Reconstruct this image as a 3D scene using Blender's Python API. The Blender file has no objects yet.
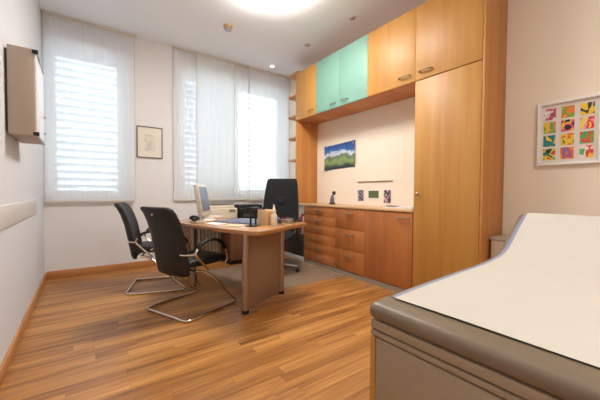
import bpy, bmesh, math, random
from mathutils import Vector, Matrix
random.seed(7)
PI = math.pi
SC = bpy.context.scene
COL = SC.collection

# ------------------------------------------------------------------ colour / materials
def lin(c):
    return tuple(((v/255.0)/12.92 if v/255.0 <= 0.04045 else (((v/255.0)+0.055)/1.055)**2.4) for v in c) + (1.0,)

def new_mat(name):
    m = bpy.data.materials.new(name); m.use_nodes = True
    nt = m.node_tree
    return m, nt, nt.nodes['Principled BSDF']

def setp(b, **k):
    names = dict(rough='Roughness', metal='Metallic', spec='Specular IOR Level', coat='Coat Weight',
                 coatr='Coat Roughness', alpha='Alpha', trans='Transmission Weight', sheen='Sheen Weight')
    for a, v in k.items():
        b.inputs[names[a]].default_value = v

def plain(name, c, rough=.5, metal=0., noise=.04, scale=30., bump=0., **k):
    """a solid colour with a little procedural variation"""
    m, nt, b = new_mat(name)
    setp(b, rough=rough, metal=metal, **k)
    tc = nt.nodes.new('ShaderNodeTexCoord')
    nz = nt.nodes.new('ShaderNodeTexNoise'); nz.inputs['Scale'].default_value = scale
    nz.inputs['Detail'].default_value = 3
    nt.links.new(tc.outputs['Object'], nz.inputs['Vector'])
    hs = nt.nodes.new('ShaderNodeMapRange')
    hs.inputs['To Min'].default_value = 1-noise; hs.inputs['To Max'].default_value = 1+noise
    nt.links.new(nz.outputs['Fac'], hs.inputs['Value'])
    mx = nt.nodes.new('ShaderNodeVectorMath'); mx.operation = 'SCALE'
    mx.inputs[0].default_value = lin(c)[:3]
    nt.links.new(hs.outputs['Result'], mx.inputs['Scale'])
    nt.links.new(mx.outputs['Vector'], b.inputs['Base Color'])
    if bump:
        bp = nt.nodes.new('ShaderNodeBump'); bp.inputs['Strength'].default_value = bump
        bp.inputs['Distance'].default_value = .004
        nt.links.new(nz.outputs['Fac'], bp.inputs['Height'])
        nt.links.new(bp.outputs['Normal'], b.inputs['Normal'])
    return m

def ramp(nt, stops, const=False):
    r = nt.nodes.new('ShaderNodeValToRGB')
    cr = r.color_ramp
    if const: cr.interpolation = 'CONSTANT'
    while len(cr.elements) < len(stops): cr.elements.new(.5)
    for e, (p, c) in zip(cr.elements, stops):
        e.position = p; e.color = lin(c)
    return r

def wood(name, dark, mid, light, scale=(14, 14, .7), band=(2.6, 2.6, .12), rough=.5, coat=.04):
    m, nt, b = new_mat(name); setp(b, rough=rough, coat=coat, coatr=.25)
    tc = nt.nodes.new('ShaderNodeTexCoord')
    def mapped(s):
        mp = nt.nodes.new('ShaderNodeMapping'); mp.inputs['Scale'].default_value = s
        nt.links.new(tc.outputs['Object'], mp.inputs['Vector']); return mp
    n1 = nt.nodes.new('ShaderNodeTexNoise'); n1.inputs['Scale'].default_value = 1.0
    n1.inputs['Detail'].default_value = 6; n1.inputs['Distortion'].default_value = .35
    nt.links.new(mapped(scale).outputs[0], n1.inputs['Vector'])
    n2 = nt.nodes.new('ShaderNodeTexNoise'); n2.inputs['Scale'].default_value = 1.0
    n2.inputs['Detail'].default_value = 1
    nt.links.new(mapped(band).outputs[0], n2.inputs['Vector'])
    ad = nt.nodes.new('ShaderNodeMath'); ad.operation = 'MULTIPLY_ADD'
    ad.inputs[1].default_value = .55
    nt.links.new(n1.outputs['Fac'], ad.inputs[0])
    sc = nt.nodes.new('ShaderNodeMath'); sc.operation = 'MULTIPLY'; sc.inputs[1].default_value = .45
    nt.links.new(n2.outputs['Fac'], sc.inputs[0])
    nt.links.new(sc.outputs[0], ad.inputs[2])
    r = ramp(nt, [(.32, dark), (.5, mid), (.68, light)])
    nt.links.new(ad.outputs[0], r.inputs['Fac'])
    nt.links.new(r.outputs['Color'], b.inputs['Base Color'])
    return m

def emission(name, c, s):
    m, nt, b = new_mat(name)
    b.inputs['Base Color'].default_value = lin(c)
    b.inputs['Emission Color'].default_value = lin(c); b.inputs['Emission Strength'].default_value = s
    return m

M = {}
M['wall'] = plain('wall_paint', (226, 223, 221), .9, noise=.015, scale=3, bump=.03)
M['wall_left'] = plain('wall_paint_left_daylit', (220, 222, 226), .9, noise=.015, scale=3, bump=.03)  # cool tint of the window daylight mixed into the wall colour
M['wall_right'] = plain('wall_paint_right_lamplit', (240, 227, 206), .9, noise=.015, scale=3, bump=.03)  # warm tint of the room light mixed into the wall colour
M['ceiling'] = plain('ceiling_paint', (238, 241, 245), .95, noise=.01, scale=3)
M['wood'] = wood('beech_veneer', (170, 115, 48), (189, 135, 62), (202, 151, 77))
M['wood_dimmed'] = wood('beech_veneer_dimmed', (150, 86, 40), (172, 104, 50), (188, 122, 62))  # same beech, darkened and reddened in colour for weaker light low down
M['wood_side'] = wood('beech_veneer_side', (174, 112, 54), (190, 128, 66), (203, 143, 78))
M['wood_h'] = wood('beech_shelf', (180, 116, 66), (198, 134, 82), (210, 150, 98), scale=(2, 14, 14), band=(.3, 2, 2))
M['wood_top'] = wood('desk_veneer', (158, 106, 60), (176, 124, 74), (190, 140, 90), scale=(14, 1.2, 14), band=(3, .3, 3), rough=.22, coat=.5)
M['wood_edge'] = wood('worktop_veneer', (198, 150, 104), (210, 166, 120), (220, 178, 134), scale=(14, .9, 14), band=(2, .3, 2), rough=.3)
M['wood_dark'] = wood('desk_panel_veneer', (112, 84, 62), (126, 97, 72), (138, 108, 82))
M['desk_side'] = plain('desk_side_laminate', (140, 114, 90), .4, noise=.05, scale=5)
M['wood_dark_red'] = wood('dark_red_veneer', (92, 54, 32), (108, 66, 40), (122, 78, 50))  # dark brown veneer of the printer table cabinet and side panel
M['base_wood'] = wood('skirting_wood', (176, 116, 64), (194, 134, 78), (206, 148, 92), scale=(2, 2, 20), band=(.5, .5, 3))
M['chrome'] = plain('chrome', (214, 204, 192), .16, 1., noise=.02)
M['steel'] = plain('brushed_steel', (178, 166, 152), .34, 1., noise=.05)
M['handle'] = plain('satin_handle', (176, 160, 142), .3, 1., noise=.03)
M['leather'] = plain('black_leather', (21, 21, 22), .5, noise=.15, scale=60, bump=.12)
M['black'] = plain('black_plastic', (20, 20, 22), .45, noise=.08)
M['mesh_black'] = plain('black_fabric', (14, 14, 16), .85, noise=.2, scale=180, bump=.2)
M['plinth'] = plain('plinth_grey', (150, 138, 122), .5)
M['white'] = plain('white_plastic', (228, 226, 220), .4, noise=.02)
M['whitepaint'] = plain('white_lacquer', (240, 238, 234), .45, noise=.01)
M['beige'] = plain('beige_plastic', (206, 198, 184), .5, noise=.02)
M['box'] = plain('viewer_enamel', (176, 160, 142), .5, noise=.02, scale=6)
M['box_front'] = plain('viewer_glass', (226, 224, 226), .25, noise=.01)
M['bframe'] = plain('dark_frame', (84, 62, 50), .5)
M['alu'] = plain('aluminium', (176, 174, 170), .35, .8)
M['teal'] = plain('frosted_teal_glass', (122, 164, 146), .5, noise=.02, scale=4)
M['rail'] = plain('rail_profile', (214, 208, 199), .5, noise=.02)
M['guard'] = plain('guard_plate', (212, 206, 200), .5, noise=.01)
M['taupe'] = plain('taupe_vinyl', (122, 108, 88), .45, noise=.05, scale=80, bump=.05)
M['couch_body'] = plain('couch_body', (160, 142, 118), .5, noise=.02, scale=8)
M['couch_groove'] = plain('couch_groove', (96, 78, 60), .6)
M['liner'] = plain('blue_grey_vinyl', (142, 146, 172), .5, noise=.05)
M['paper'] = plain('tissue_paper', (208, 202, 189), .85, noise=.02, scale=9, bump=.25)
M['paper_white'] = plain('office_paper', (236, 232, 226), .8, noise=.02)
M['pad'] = plain('blue_grey_pad', (82, 92, 114), .4, noise=.05)
M['screen'] = plain('lcd_screen', (96, 108, 130), .25, noise=.2, scale=6)
M['red'] = plain('red_binding', (190, 40, 44), .5)
M['navy'] = plain('navy_plastic', (40, 46, 78), .4)
M['greybrown'] = plain('grey_brown_plastic', (140, 118, 100), .5)
M['cart'] = plain('cart_enamel', (212, 196, 172), .5, noise=.02)
M['cartlid'] = plain('cart_lid', (190, 178, 158), .5)
M['lowgrey'] = plain('dark_grey_laminate', (70, 68, 62), .35, noise=.06)
M['cream'] = plain('cream_bottle', (238, 224, 198), .4)
M['radiator'] = plain('radiator_enamel', (214, 200, 180), .45, noise=.02)
M['cardwood'] = plain('light_wood', (196, 160, 118), .5, noise=.1, scale=20)
M['tan'] = plain('tan_wood_side', (222, 192, 152), .5, noise=.06, scale=20)
M['lamp'] = emission('lamp_diffuser', (255, 250, 244), 20.)
M['spot_on'] = emission('spot_bulb', (255, 244, 225), 14.)
M['spot_off'] = plain('spot_bulb_off', (168, 158, 148), .3)
M['skin'] = plain('figurine_dark', (40, 32, 28), .5)
M['figblue'] = plain('figurine_blue', (86, 98, 128), .5)

# floor: strip parquet running along x
def floor_mat():
    m, nt, b = new_mat('strip_parquet'); setp(b, rough=.34, coat=.12, coatr=.2)
    tc = nt.nodes.new('ShaderNodeTexCoord')
    L = nt.links.new
    def math_(op, a, b=None):
        n = nt.nodes.new('ShaderNodeMath'); n.operation = op
        for k, v in enumerate((a, b)):
            if v is None: continue
            if isinstance(v, (int, float)): n.inputs[k].default_value = v
            else: L(v, n.inputs[k])
        return n.outputs[0]
    sp = nt.nodes.new('ShaderNodeSeparateXYZ'); L(tc.outputs['Object'], sp.inputs[0])
    ry = math_('DIVIDE', sp.outputs['Y'], .072); row = math_('FLOOR', ry); fy = math_('FRACT', ry)
    wn = nt.nodes.new('ShaderNodeTexWhiteNoise'); wn.noise_dimensions = '1D'; L(row, wn.inputs['W'])
    rx = math_('ADD', math_('DIVIDE', sp.outputs['X'], .95), math_('MULTIPLY', wn.outputs['Value'], 7.3))
    cell = math_('FLOOR', rx); fx = math_('FRACT', rx)
    cv = nt.nodes.new('ShaderNodeCombineXYZ'); L(cell, cv.inputs[0]); L(row, cv.inputs[1])
    w2 = nt.nodes.new('ShaderNodeTexWhiteNoise'); w2.noise_dimensions = '2D'; L(cv.outputs[0], w2.inputs['Vector'])
    mp = nt.nodes.new('ShaderNodeMapping'); mp.inputs['Scale'].default_value = (1.1, 22, 1)
    L(tc.outputs['Object'], mp.inputs['Vector'])
    off = nt.nodes.new('ShaderNodeVectorMath'); off.operation = 'MULTIPLY_ADD'
    off.inputs[1].default_value = (9, 5, 3)
    L(w2.outputs['Color'], off.inputs[0]); L(mp.outputs[0], off.inputs[2])
    nz = nt.nodes.new('ShaderNodeTexNoise'); nz.inputs['Scale'].default_value = 1.2
    nz.inputs['Detail'].default_value = 5; nz.inputs['Distortion'].default_value = .5
    L(off.outputs[0], nz.inputs['Vector'])
    c = math_('ADD', math_('MULTIPLY', nz.outputs['Fac'], .82), math_('MULTIPLY', w2.outputs['Value'], .22))
    r = ramp(nt, [(.25, (116, 70, 34)), (.43, (158, 105, 52)), (.60, (188, 131, 67)), (.82, (212, 158, 90))])
    L(c, r.inputs['Fac'])
    # thin joints
    ey = math_('MINIMUM', fy, math_('SUBTRACT', 1, fy)); ex = math_('MINIMUM', fx, math_('SUBTRACT', 1, fx))
    jt = math_('MAXIMUM', math_('LESS_THAN', ey, .014), math_('LESS_THAN', ex, .0012))
    mxm = nt.nodes.new('ShaderNodeMix'); mxm.data_type = 'RGBA'; mxm.blend_type = 'MULTIPLY'
    L(math_('MULTIPLY', jt, .6), mxm.inputs['Factor'])
    L(r.outputs['Color'], mxm.inputs['A']); mxm.inputs['B'].default_value = (.5, .42, .36, 1)
    L(mxm.outputs['Result'], b.inputs['Base Color'])
    return m
M['floor'] = floor_mat()

def curtain_mat(name, c, clear):
    m = bpy.data.materials.new(name); m.use_nodes = True; nt = m.node_tree
    nt.nodes.remove(nt.nodes['Principled BSDF']); out = nt.nodes['Material Output']
    tr = nt.nodes.new('ShaderNodeBsdfTransparent'); tl = nt.nodes.new('ShaderNodeBsdfTranslucent')
    df = nt.nodes.new('ShaderNodeBsdfDiffuse')
    tl.inputs['Color'].default_value = lin(c); df.inputs['Color'].default_value = lin(c)
    tc = nt.nodes.new('ShaderNodeTexCoord')
    mp = nt.nodes.new('ShaderNodeMapping'); mp.inputs['Scale'].default_value = (40, 40, 1.5)
    nt.links.new(tc.outputs['Object'], mp.inputs['Vector'])
    nz = nt.nodes.new('ShaderNodeTexNoise'); nz.inputs['Scale'].default_value = 1
    nt.links.new(mp.outputs[0], nz.inputs['Vector'])
    mr = nt.nodes.new('ShaderNodeMapRange'); mr.inputs['To Min'].default_value = clear-.06; mr.inputs['To Max'].default_value = clear+.06
    nt.links.new(nz.outputs['Fac'], mr.inputs['Value'])
    m1 = nt.nodes.new('ShaderNodeMixShader'); m1.inputs[0].default_value = .5
    nt.links.new(tl.outputs[0], m1.inputs[1]); nt.links.new(df.outputs[0], m1.inputs[2])
    m2 = nt.nodes.new('ShaderNodeMixShader')
    nt.links.new(mr.outputs[0], m2.inputs[0])
    nt.links.new(m1.outputs[0], m2.inputs[1]); nt.links.new(tr.outputs[0], m2.inputs[2])
    nt.links.new(m2.outputs[0], out.inputs['Surface'])
    return m
M['curtain'] = curtain_mat('sheer_fabric', (246, 248, 252), .27)
M['curtain2'] = curtain_mat('sheer_fabric_dense', (240, 242, 242), .09)

def glass_mat(name, tint, fac):
    m = bpy.data.materials.new(name); m.use_nodes = True; nt = m.node_tree
    nt.nodes.remove(nt.nodes['Principled BSDF']); out = nt.nodes['Material Output']
    tr = nt.nodes.new('ShaderNodeBsdfTransparent'); tr.inputs['Color'].default_value = lin(tint)
    gl = nt.nodes.new('ShaderNodeBsdfGlossy'); gl.inputs['Roughness'].default_value = .05
    mx = nt.nodes.new('ShaderNodeMixShader'); mx.inputs[0].default_value = fac
    nt.links.new(tr.outputs[0], mx.inputs[1]); nt.links.new(gl.outputs[0], mx.inputs[2])
    nt.links.new(mx.outputs[0], out.inputs['Surface'])
    return m
M['glass'] = glass_mat('window_glass', (245, 250, 250), .06)

def mat_pvc():
    m, nt, b = new_mat('chair_mat_plastic')
    b.inputs['Base Color'].default_value = lin((168, 152, 134)); setp(b, rough=.3, alpha=.38)
    return m
M['pvc'] = mat_pvc()

def abstract_mat(name, cols, seed, scale=2.2):
    m, nt, b = new_mat(name); setp(b, rough=.6)
    tc = nt.nodes.new('ShaderNodeTexCoord')
    mp = nt.nodes.new('ShaderNodeMapping'); mp.inputs['Location'].default_value = (seed*3.7, seed*1.9, seed*2.3)
    nt.links.new(tc.outputs['Generated'], mp.inputs['Vector'])
    nz = nt.nodes.new('ShaderNodeTexNoise'); nz.inputs['Scale'].default_value = scale
    nz.inputs['Detail'].default_value = 1; nz.inputs['Distortion'].default_value = .4
    nt.links.new(mp.outputs[0], nz.inputs['Vector'])
    k = len(cols)
    st = [(0, cols[0])] + [(.38 + .24*(i-1)/max(1, k-2), cols[i]) for i in range(1, k)]
    r = ramp(nt, st, True)
    nt.links.new(nz.outputs['Fac'], r.inputs['Fac'])
    nt.links.new(r.outputs['Color'], b.inputs['Base Color'])
    return m

def landscape_mat():
    m, nt, b = new_mat('landscape_print'); setp(b, rough=.35)
    tc = nt.nodes.new('ShaderNodeTexCoord')
    sp = nt.nodes.new('ShaderNodeSeparateXYZ'); nt.links.new(tc.outputs['Generated'], sp.inputs[0])
    nz = nt.nodes.new('ShaderNodeTexNoise'); nz.inputs['Scale'].default_value = 4.5; nz.inputs['Detail'].default_value = 6
    nt.links.new(tc.outputs['Generated'], nz.inputs['Vector'])
    ma = nt.nodes.new('ShaderNodeMath'); ma.operation = 'MULTIPLY_ADD'; ma.inputs[1].default_value = .5
    nt.links.new(nz.outputs['Fac'], ma.inputs[0])
    sub = nt.nodes.new('ShaderNodeMath'); sub.operation = 'SUBTRACT'; sub.inputs[1].default_value = .25
    nt.links.new(sp.outputs['Z'], sub.inputs[0]); nt.links.new(sub.outputs[0], ma.inputs[2])
    r = ramp(nt, [(0, (34, 44, 44)), (.12, (60, 78, 74)), (.2, (110, 138, 84)), (.36, (142, 160, 100)), (.46, (92, 118, 92)),
                  (.53, (140, 144, 150)), (.57, (216, 220, 228)), (.64, (176, 196, 222)), (.69, (58, 104, 168)), (1, (16, 62, 136))])
    nt.links.new(ma.outputs[0], r.inputs['Fac']); nt.links.new(r.outputs['Color'], b.inputs['Base Color'])
    return m
M['landscape'] = landscape_mat()

# ------------------------------------------------------------------ mesh helpers
class MB:
    def __init__(s): s.bm = bmesh.new()
    def _add(s, verts, faces):
        vs = [s.bm.verts.new(v) for v in verts]
        for f in faces:
            try: s.bm.faces.new([vs[i] for i in f])
            except ValueError: pass
        return vs
    def box(s, x0, x1, y0, y1, z0, z1, bev=0., seg=2):
        t = bmesh.new()
        bmesh.ops.create_cube(t, size=1)
        for v in t.verts:
            v.co = Vector(((x0+x1)/2+v.co.x*(x1-x0), (y0+y1)/2+v.co.y*(y1-y0), (z0+z1)/2+v.co.z*(z1-z0)))
        if bev: bmesh.ops.bevel(t, geom=t.edges[:], offset=bev, segments=seg, affect='EDGES', profile=.5)
        s._merge(t); return s
    def _merge(s, t, mat=None):
        if mat is not None: bmesh.ops.transform(t, matrix=mat, verts=t.verts)
        mp = {v: s.bm.verts.new(v.co) for v in t.verts}
        for f in t.faces: s.bm.faces.new([mp[v] for v in f.verts])
        t.free()
    def obox(s, size, mat, bev=0.):
        t = bmesh.new(); bmesh.ops.create_cube(t, size=1)
        for v in t.verts: v.co = Vector((v.co.x*size[0], v.co.y*size[1], v.co.z*size[2]))
        if bev: bmesh.ops.bevel(t, geom=t.edges[:], offset=bev, segments=2, affect='EDGES', profile=.5)
        s._merge(t, mat); return s
    def tube(s, pts, r, n=10, closed=False):
        pts = [Vector(p) for p in pts]
        up = None; rings = []
        N = len(pts)
        for i, p in enumerate(pts):
            if closed: d = (pts[(i+1) % N]-pts[i-1]).normalized()
            else: d = (pts[min(i+1, N-1)]-pts[max(i-1, 0)]).normalized()
            if up is None:
                up = Vector((0, 0, 1)) if abs(d.z) < .9 else Vector((1, 0, 0))
            u = (up-d*up.dot(d)).normalized(); w = d.cross(u); up = u
            rr = r[i] if isinstance(r, (list, tuple)) else r
            rings.append([p+u*(rr*math.cos(2*PI*k/n))+w*(rr*math.sin(2*PI*k/n)) for k in range(n)])
        s.loft(rings, cap=not closed, closed=closed); return s
    def loft(s, rings, cap=True, closed=False):
        vr = [[s.bm.verts.new(p) for p in r] for r in rings]
        n = len(rings[0]); L = len(vr)
        for i in range(L if closed else L-1):
            a, b = vr[i], vr[(i+1) % L]
            for k in range(n):
                s.bm.faces.new((a[k], a[(k+1) % n], b[(k+1) % n], b[k]))
        if cap and not closed:
            s.bm.faces.new(list(reversed(vr[0]))); s.bm.faces.new(vr[-1])
        return s
    def lathe(s, prof, c=(0, 0, 0), n=24, axis='z'):
        rings = []
        for r, h in prof:
            ring = []
            for k in range(n):
                a = 2*PI*k/n
                p = (r*math.cos(a), r*math.sin(a), h)
                if axis == 'x': p = (h, r*math.cos(a), r*math.sin(a))
                if axis == 'y': p = (r*math.sin(a), h, r*math.cos(a))
                ring.append(Vector(p)+Vector(c))
            rings.append(ring)
        return s.loft(rings)
    def prism(s, poly, z0, z1, bev=0.):
        t = bmesh.new()
        vs = [t.verts.new((p[0], p[1], z0)) for p in poly]
        f = t.faces.new(vs)
        g = bmesh.ops.extrude_face_region(t, geom=[f])
        for e in g['geom']:
            if isinstance(e, bmesh.types.BMVert): e.co.z = z1
        if bev:
            bmesh.ops.recalc_face_normals(t, faces=t.faces)
            ed = [e for e in t.edges if abs(e.verts[0].co.z-e.verts[1].co.z) < 1e-6]
            bmesh.ops.bevel(t, geom=ed, offset=bev, segments=2, affect='EDGES', profile=.5)
        s._merge(t); return s
    def build(s, name, mat, parent=None, smooth=40, loc=None, rotz=0):
        bmesh.ops.recalc_face_normals(s.bm, faces=s.bm.faces)
        me = bpy.data.meshes.new(name); s.bm.to_mesh(me); s.bm.free()
        if smooth:
            for p in me.polygons: p.use_smooth = True
            me.set_sharp_from_angle(angle=math.radians(smooth))
        me.materials.append(mat)
        o = bpy.data.objects.new(name, me); COL.objects.link(o)
        if parent: o.parent = parent
        if loc: o.location = loc
        if rotz: o.rotation_euler.z = rotz
        return o

def fillet(pts, r, n=6):
    pts = [Vector(p) for p in pts]; out = [pts[0]]
    for i in range(1, len(pts)-1):
        a, p, b = pts[i-1], pts[i], pts[i+1]
        rr = min(r, (a-p).length*.48, (b-p).length*.48)
        p0 = p+(a-p).normalized()*rr; p1 = p+(b-p).normalized()*rr
        for k in range(n+1):
            t = k/n
            out.append(p0*(1-t)**2+p*2*t*(1-t)+p1*t*t)
    out.append(pts[-1]); return out

def smoothpts(pts, n=5):
    """Catmull-Rom through the points"""
    P = [Vector(p) for p in pts]; P = [P[0]*2-P[1]]+P+[P[-1]*2-P[-2]]; out = []
    for i in range(1, len(P)-2):
        for k in range(n):
            t = k/n
            out.append(.5*((2*P[i])+(P[i+1]-P[i-1])*t+(2*P[i-1]-5*P[i]+4*P[i+1]-P[i+2])*t*t+(3*P[i]-P[i-1]-3*P[i+1]+P[i+2])*t**3))
    out.append(P[-2]); return out

def rrect(x0, x1, y0, y1, r, n=6):
    out = []
    for cx, cy, a0 in ((x1-r, y1-r, 0), (x0+r, y1-r, 90), (x0+r, y0+r, 180), (x1-r, y0+r, 270)):
        for k in range(n+1):
            a = math.radians(a0+90*k/n); out.append((cx+r*math.cos(a), cy+r*math.sin(a)))
    return out

def superring(hw, ht, e, n=28):
    out = []
    for k in range(n):
        a = 2*PI*k/n; c, s_ = math.cos(a), math.sin(a)
        out.append((hw*math.copysign(abs(c)**(2/e), c), ht*math.copysign(abs(s_)**(2/e), s_)))
    return out

def props(o, label=None, cat=None, group=None, kind=None):
    if label: o['label'] = label
    if cat: o['category'] = cat
    if group: o['group'] = group
    if kind: o['kind'] = kind
    return o

def thing(name, label, cat, loc=(0, 0, 0), rotz=0, group=None):
    o = bpy.data.objects.new(name, None); COL.objects.link(o)
    o.location = loc; o.rotation_euler = (0, 0, rotz); o.empty_display_size = .1
    return props(o, label, cat, group)

def struct(o): o['kind'] = 'structure'; return o

def dup(root, loc, rotz, label=None, group=None):
    r = root.copy(); COL.objects.link(r); r.location = loc; r.rotation_euler = (0, 0, rotz)
    if label: r['label'] = label
    if group: r['group'] = group
    for ch in list(root.children):
        c = ch.copy(); COL.objects.link(c); c.parent = r
        for g in list(ch.children):
            d = g.copy(); COL.objects.link(d); d.parent = c
    return r

# ------------------------------------------------------------------ room shell
XL, XR, YB, YF, ZC = -.39, 3.08, 4.63, -1.7, 3.12
struct(MB().box(XL-.2, XR+.2, YF-.2, YB+.4, -.1, 0).build('floor', M['floor'], smooth=0))
struct(MB().box(XL-.2, XR+.2, YF-.2, YB+.4, ZC, ZC+.1).build('ceiling', M['ceiling'], smooth=0))
struct(MB().box(XL-.2, XL, YF-.2, YB+.4, 0, ZC).build('wall_left', M['wall_left'], smooth=0))
struct(MB().box(XR, XR+.2, YF-.2, YB+.4, 0, ZC).build('wall_right', M['wall_right'], smooth=0))
struct(MB().box(XL, XR, YF-.2, YF, 0, ZC).build('wall_front', M['wall'], smooth=0))
W1 = (-.37, .47, .96, 2.82); W2 = (1.16, 3.02, .99, 2.86)
wb = MB()
TB = .32
wb.box(XL, W1[0], YB, YB+TB, 0, ZC); wb.box(W1[1], W2[0], YB, YB+TB, 0, ZC); wb.box(W2[1], XR, YB, YB+TB, 0, ZC)
for w in (W1, W2):
    wb.box(w[0], w[1], YB, YB+TB, 0, w[2]); wb.box(w[0], w[1], YB, YB+TB, w[3], ZC)
struct(wb.build('wall_back', M['wall'], smooth=0))
struct(MB().box(XL, XL+.016, YF, YB-.016, 0, .078, .003).build('baseboard_left', M['base_wood']))
struct(MB().box(XL+.017, 2.6, YB-.016, YB, 0, .085, .003).build('baseboard_back', M['base_wood']))
struct(MB().box(XL, XL+.012, 1.2, 3.86, .826, .962, .003).build('trim_1', M['guard']))

def window(idx, w, mullions):
    x0, x1, z0, z1 = w
    root = bpy.data.objects.new('window_%d' % idx, None); COL.objects.link(root)
    root.location = ((x0+x1)/2, YB+.2, z0); struct(root)
    hw = (x1-x0)/2; h = z1-z0
    f = MB(); t = .095
    f.box(-hw, -hw+t, -.03, .03, 0, h); f.box(hw-t, hw, -.03, .03, 0, h)
    f.box(-hw+t, hw-t, -.03, .03, 0, t); f.box(-hw+t, hw-t, -.03, .03, h-t, h)
    for mx in mullions: f.box(mx-.05-(x0+x1)/2, mx+.05-(x0+x1)/2, -.03, .03, t, h-t)
    f.build('window_frame', M['whitepaint'], root, smooth=0)
    MB().box(-hw+t, hw-t, -.004, .004, t, h-t).build('glass_pane', M['glass'], root, smooth=0)
    MB().box(-hw+.002, hw-.002, -.2+.002, -.032, -.002, .012).build('window_sill', M['whitepaint'], root)
    return root
window(1, W1, [])
window(2, W2, [2.1])

M['slat_dimmed'] = plain('dimmed_blind_slat', (198, 201, 206), .6)  # white slats darkened in colour to stay readable against the strong daylight
M['slat'] = curtain_mat('blind_slat', (240, 242, 245), .0)
# exterior slatted blinds
def blind(x0, x1, z0, z1, label, tilt=-32, slat='slat'):
    y = YB+.29
    root = thing('slatted_blind', label, 'blind', ((x0+x1)/2, y, z0), group='slatted blinds outside the windows')
    hw = (x1-x0)/2; s = MB(); n = int((z1-z0)/.093)
    for i in range(n):
        z = .05+i*.093
        m = Matrix.Translation((0, 0, z)) @ Matrix.Rotation(math.radians(tilt), 4, 'X')
        s.obox((2*hw, .085, .003), m)
    s.build('slats', M[slat], root, smooth=0)
    h = MB().box(-hw, hw, -.04, .04, z1-z0-.05, z1-z0); h.build('head_rail', M['alu'], root)
    for sx in (-hw-.012, hw+.001): MB().box(sx, sx+.011, -.03, .03, 0, z1-z0).build('guide_rail', M['alu'], root)
blind(W1[0]+.04, W1[1]-.04, W1[2], W1[3], 'white slatted blind outside the window beside the left wall')
blind(W2[0]+.04, 2.084, W2[2], W2[3], 'white slatted blind behind the middle panel curtains', -38, 'slat_dimmed')
blind(2.112, W2[1]-.04, W2[2], W2[3], 'white slatted blind behind the curtain next to the corner shelves', -10)

# curtain rails and panel curtains
def rail(x0, x1, label):
    r = MB().box(x0, x1, YB-.085, YB-.015, ZC-.018, ZC-.001, .003).build('curtain_rail', M['rail'])
    props(r, label, 'curtain rail', 'curtain rails under the ceiling')
rail(XL+.012, .585, 'beige curtain rail above the left window')
rail(1.04, 2.235, 'beige curtain rail above the middle panel curtains')
rail(2.24, 3.06, 'beige curtain rail ending at the corner shelves')

def panel(x0, x1, y, mat, label, z0=.92, z1=ZC-.019):
    root = thing('panel_curtain', label, 'curtain', ((x0+x1)/2, y, z0), group='sheer panel curtains')
    hw = (x1-x0)/2; n = 24; m = MB(); top = z1-z0
    rows = 8; V = []
    for j in range(rows+1):
        V.append([m.bm.verts.new((-hw+2*hw*i/n, .004*math.sin(i*1.3+j*.2), .02+(top-.02)*j/rows)) for i in range(n+1)])
    for j in range(rows):
        for i in range(n): m.bm.faces.new((V[j][i], V[j][i+1], V[j+1][i+1], V[j+1][i]))
    m.build('fabric', mat, root, smooth=180)
    MB().box(-hw, hw, -.008, .008, -.008, .024, .003).build('bottom_bar', M['rail'], root)
    MB().box(-hw, hw, -.006, .006, top-.02, top, .002).build('top_strip', M['rail'], root)
    for sx in (-1, 1):
        MB().box(sx*hw-.003, sx*hw+.003, -.003, .003, .024, top-.02).build('side_hem', M['hem'], root)
M['hem'] = plain('curtain_hem', (196, 194, 194), .8)
panel(XL+.018, .56, YB-.05, M['curtain'], 'sheer white panel curtain over the left window')
panel(1.05, 1.40, YB-.03, M['curtain'], 'narrow sheer panel curtain right of the small framed drawing')
panel(1.375, 1.975, YB-.065, M['curtain2'], 'wide denser panel curtain behind the monitor and printers')
panel(1.98, 2.235, YB-.03, M['curtain'], 'narrow bright panel curtain between the two wide right-hand ones')
panel(2.245, 3.045, YB-.05, M['curtain'], 'brightest sheer panel curtain behind the high-backed office chair')

# ------------------------------------------------------------------ ceiling fittings
t = thing('ceiling_lamp', 'large round glowing white ceiling lamp', 'lamp', (1.5, 2.6, ZC))
MB().lathe([(.29, 0), (.29, -.04)], n=48).build('lamp_base', M['whitepaint'], t)
MB().lathe([(.34, -.041), (.38, -.05), (.39, -.075), (.36, -.105), (.25, -.125), (.02, -.13)], n=48).build('diffuser', M['lamp'], t)
t = thing('smoke_detector', 'small round smoke detector with brass-coloured base on ceiling', 'smoke detector', (1.479, 3.622, ZC))
MB().lathe([(.055, 0), (.055, -.022), (.046, -.03)], n=28).build('detector_base', plain('brass_base', (188, 150, 112), .4), t)
MB().lathe([(.043, -.031), (.042, -.055), (.03, -.064), (.004, -.066)], n=28).build('detector_head', M['alu'], t)
t = thing('ceiling_sensor', 'tiny white ceiling sensor beside the round lamp', 'sensor', (1.62, 3.03, ZC))
MB().lathe([(.05, 0), (.048, -.006), (.034, -.008)], n=24).build('sensor_ring', M['whitepaint'], t)
MB().lathe([(.028, -.0085), (.026, -.016), (.004, -.018)], n=24).build('sensor_lens', M['guard'], t)
for (x, y, on, lab) in ((2.53, 4.33, True, 'lit recessed spotlight in ceiling near the corner shelves'),
                        (2.565, 3.42, False, 'unlit recessed spotlight above the teal glass doors, farther of the two'),
                        (2.60, 2.58, False, 'unlit recessed spotlight in ceiling nearest the camera')):
    t = thing('recessed_spotlight', lab, 'spotlight', (x, y, ZC), group='recessed ceiling spotlights')
    MB().lathe([(.045, 0), (.045, -.006), (.03, -.008), (.028, -.001)], n=28).build('trim_ring', M['guard'] if not on else M['whitepaint'], t)
    MB().lathe([(.0275, -.002), (.024, -.012), (.003, -.016)], n=20).build('bulb', M['spot_on'] if on else M['spot_off'], t)

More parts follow.
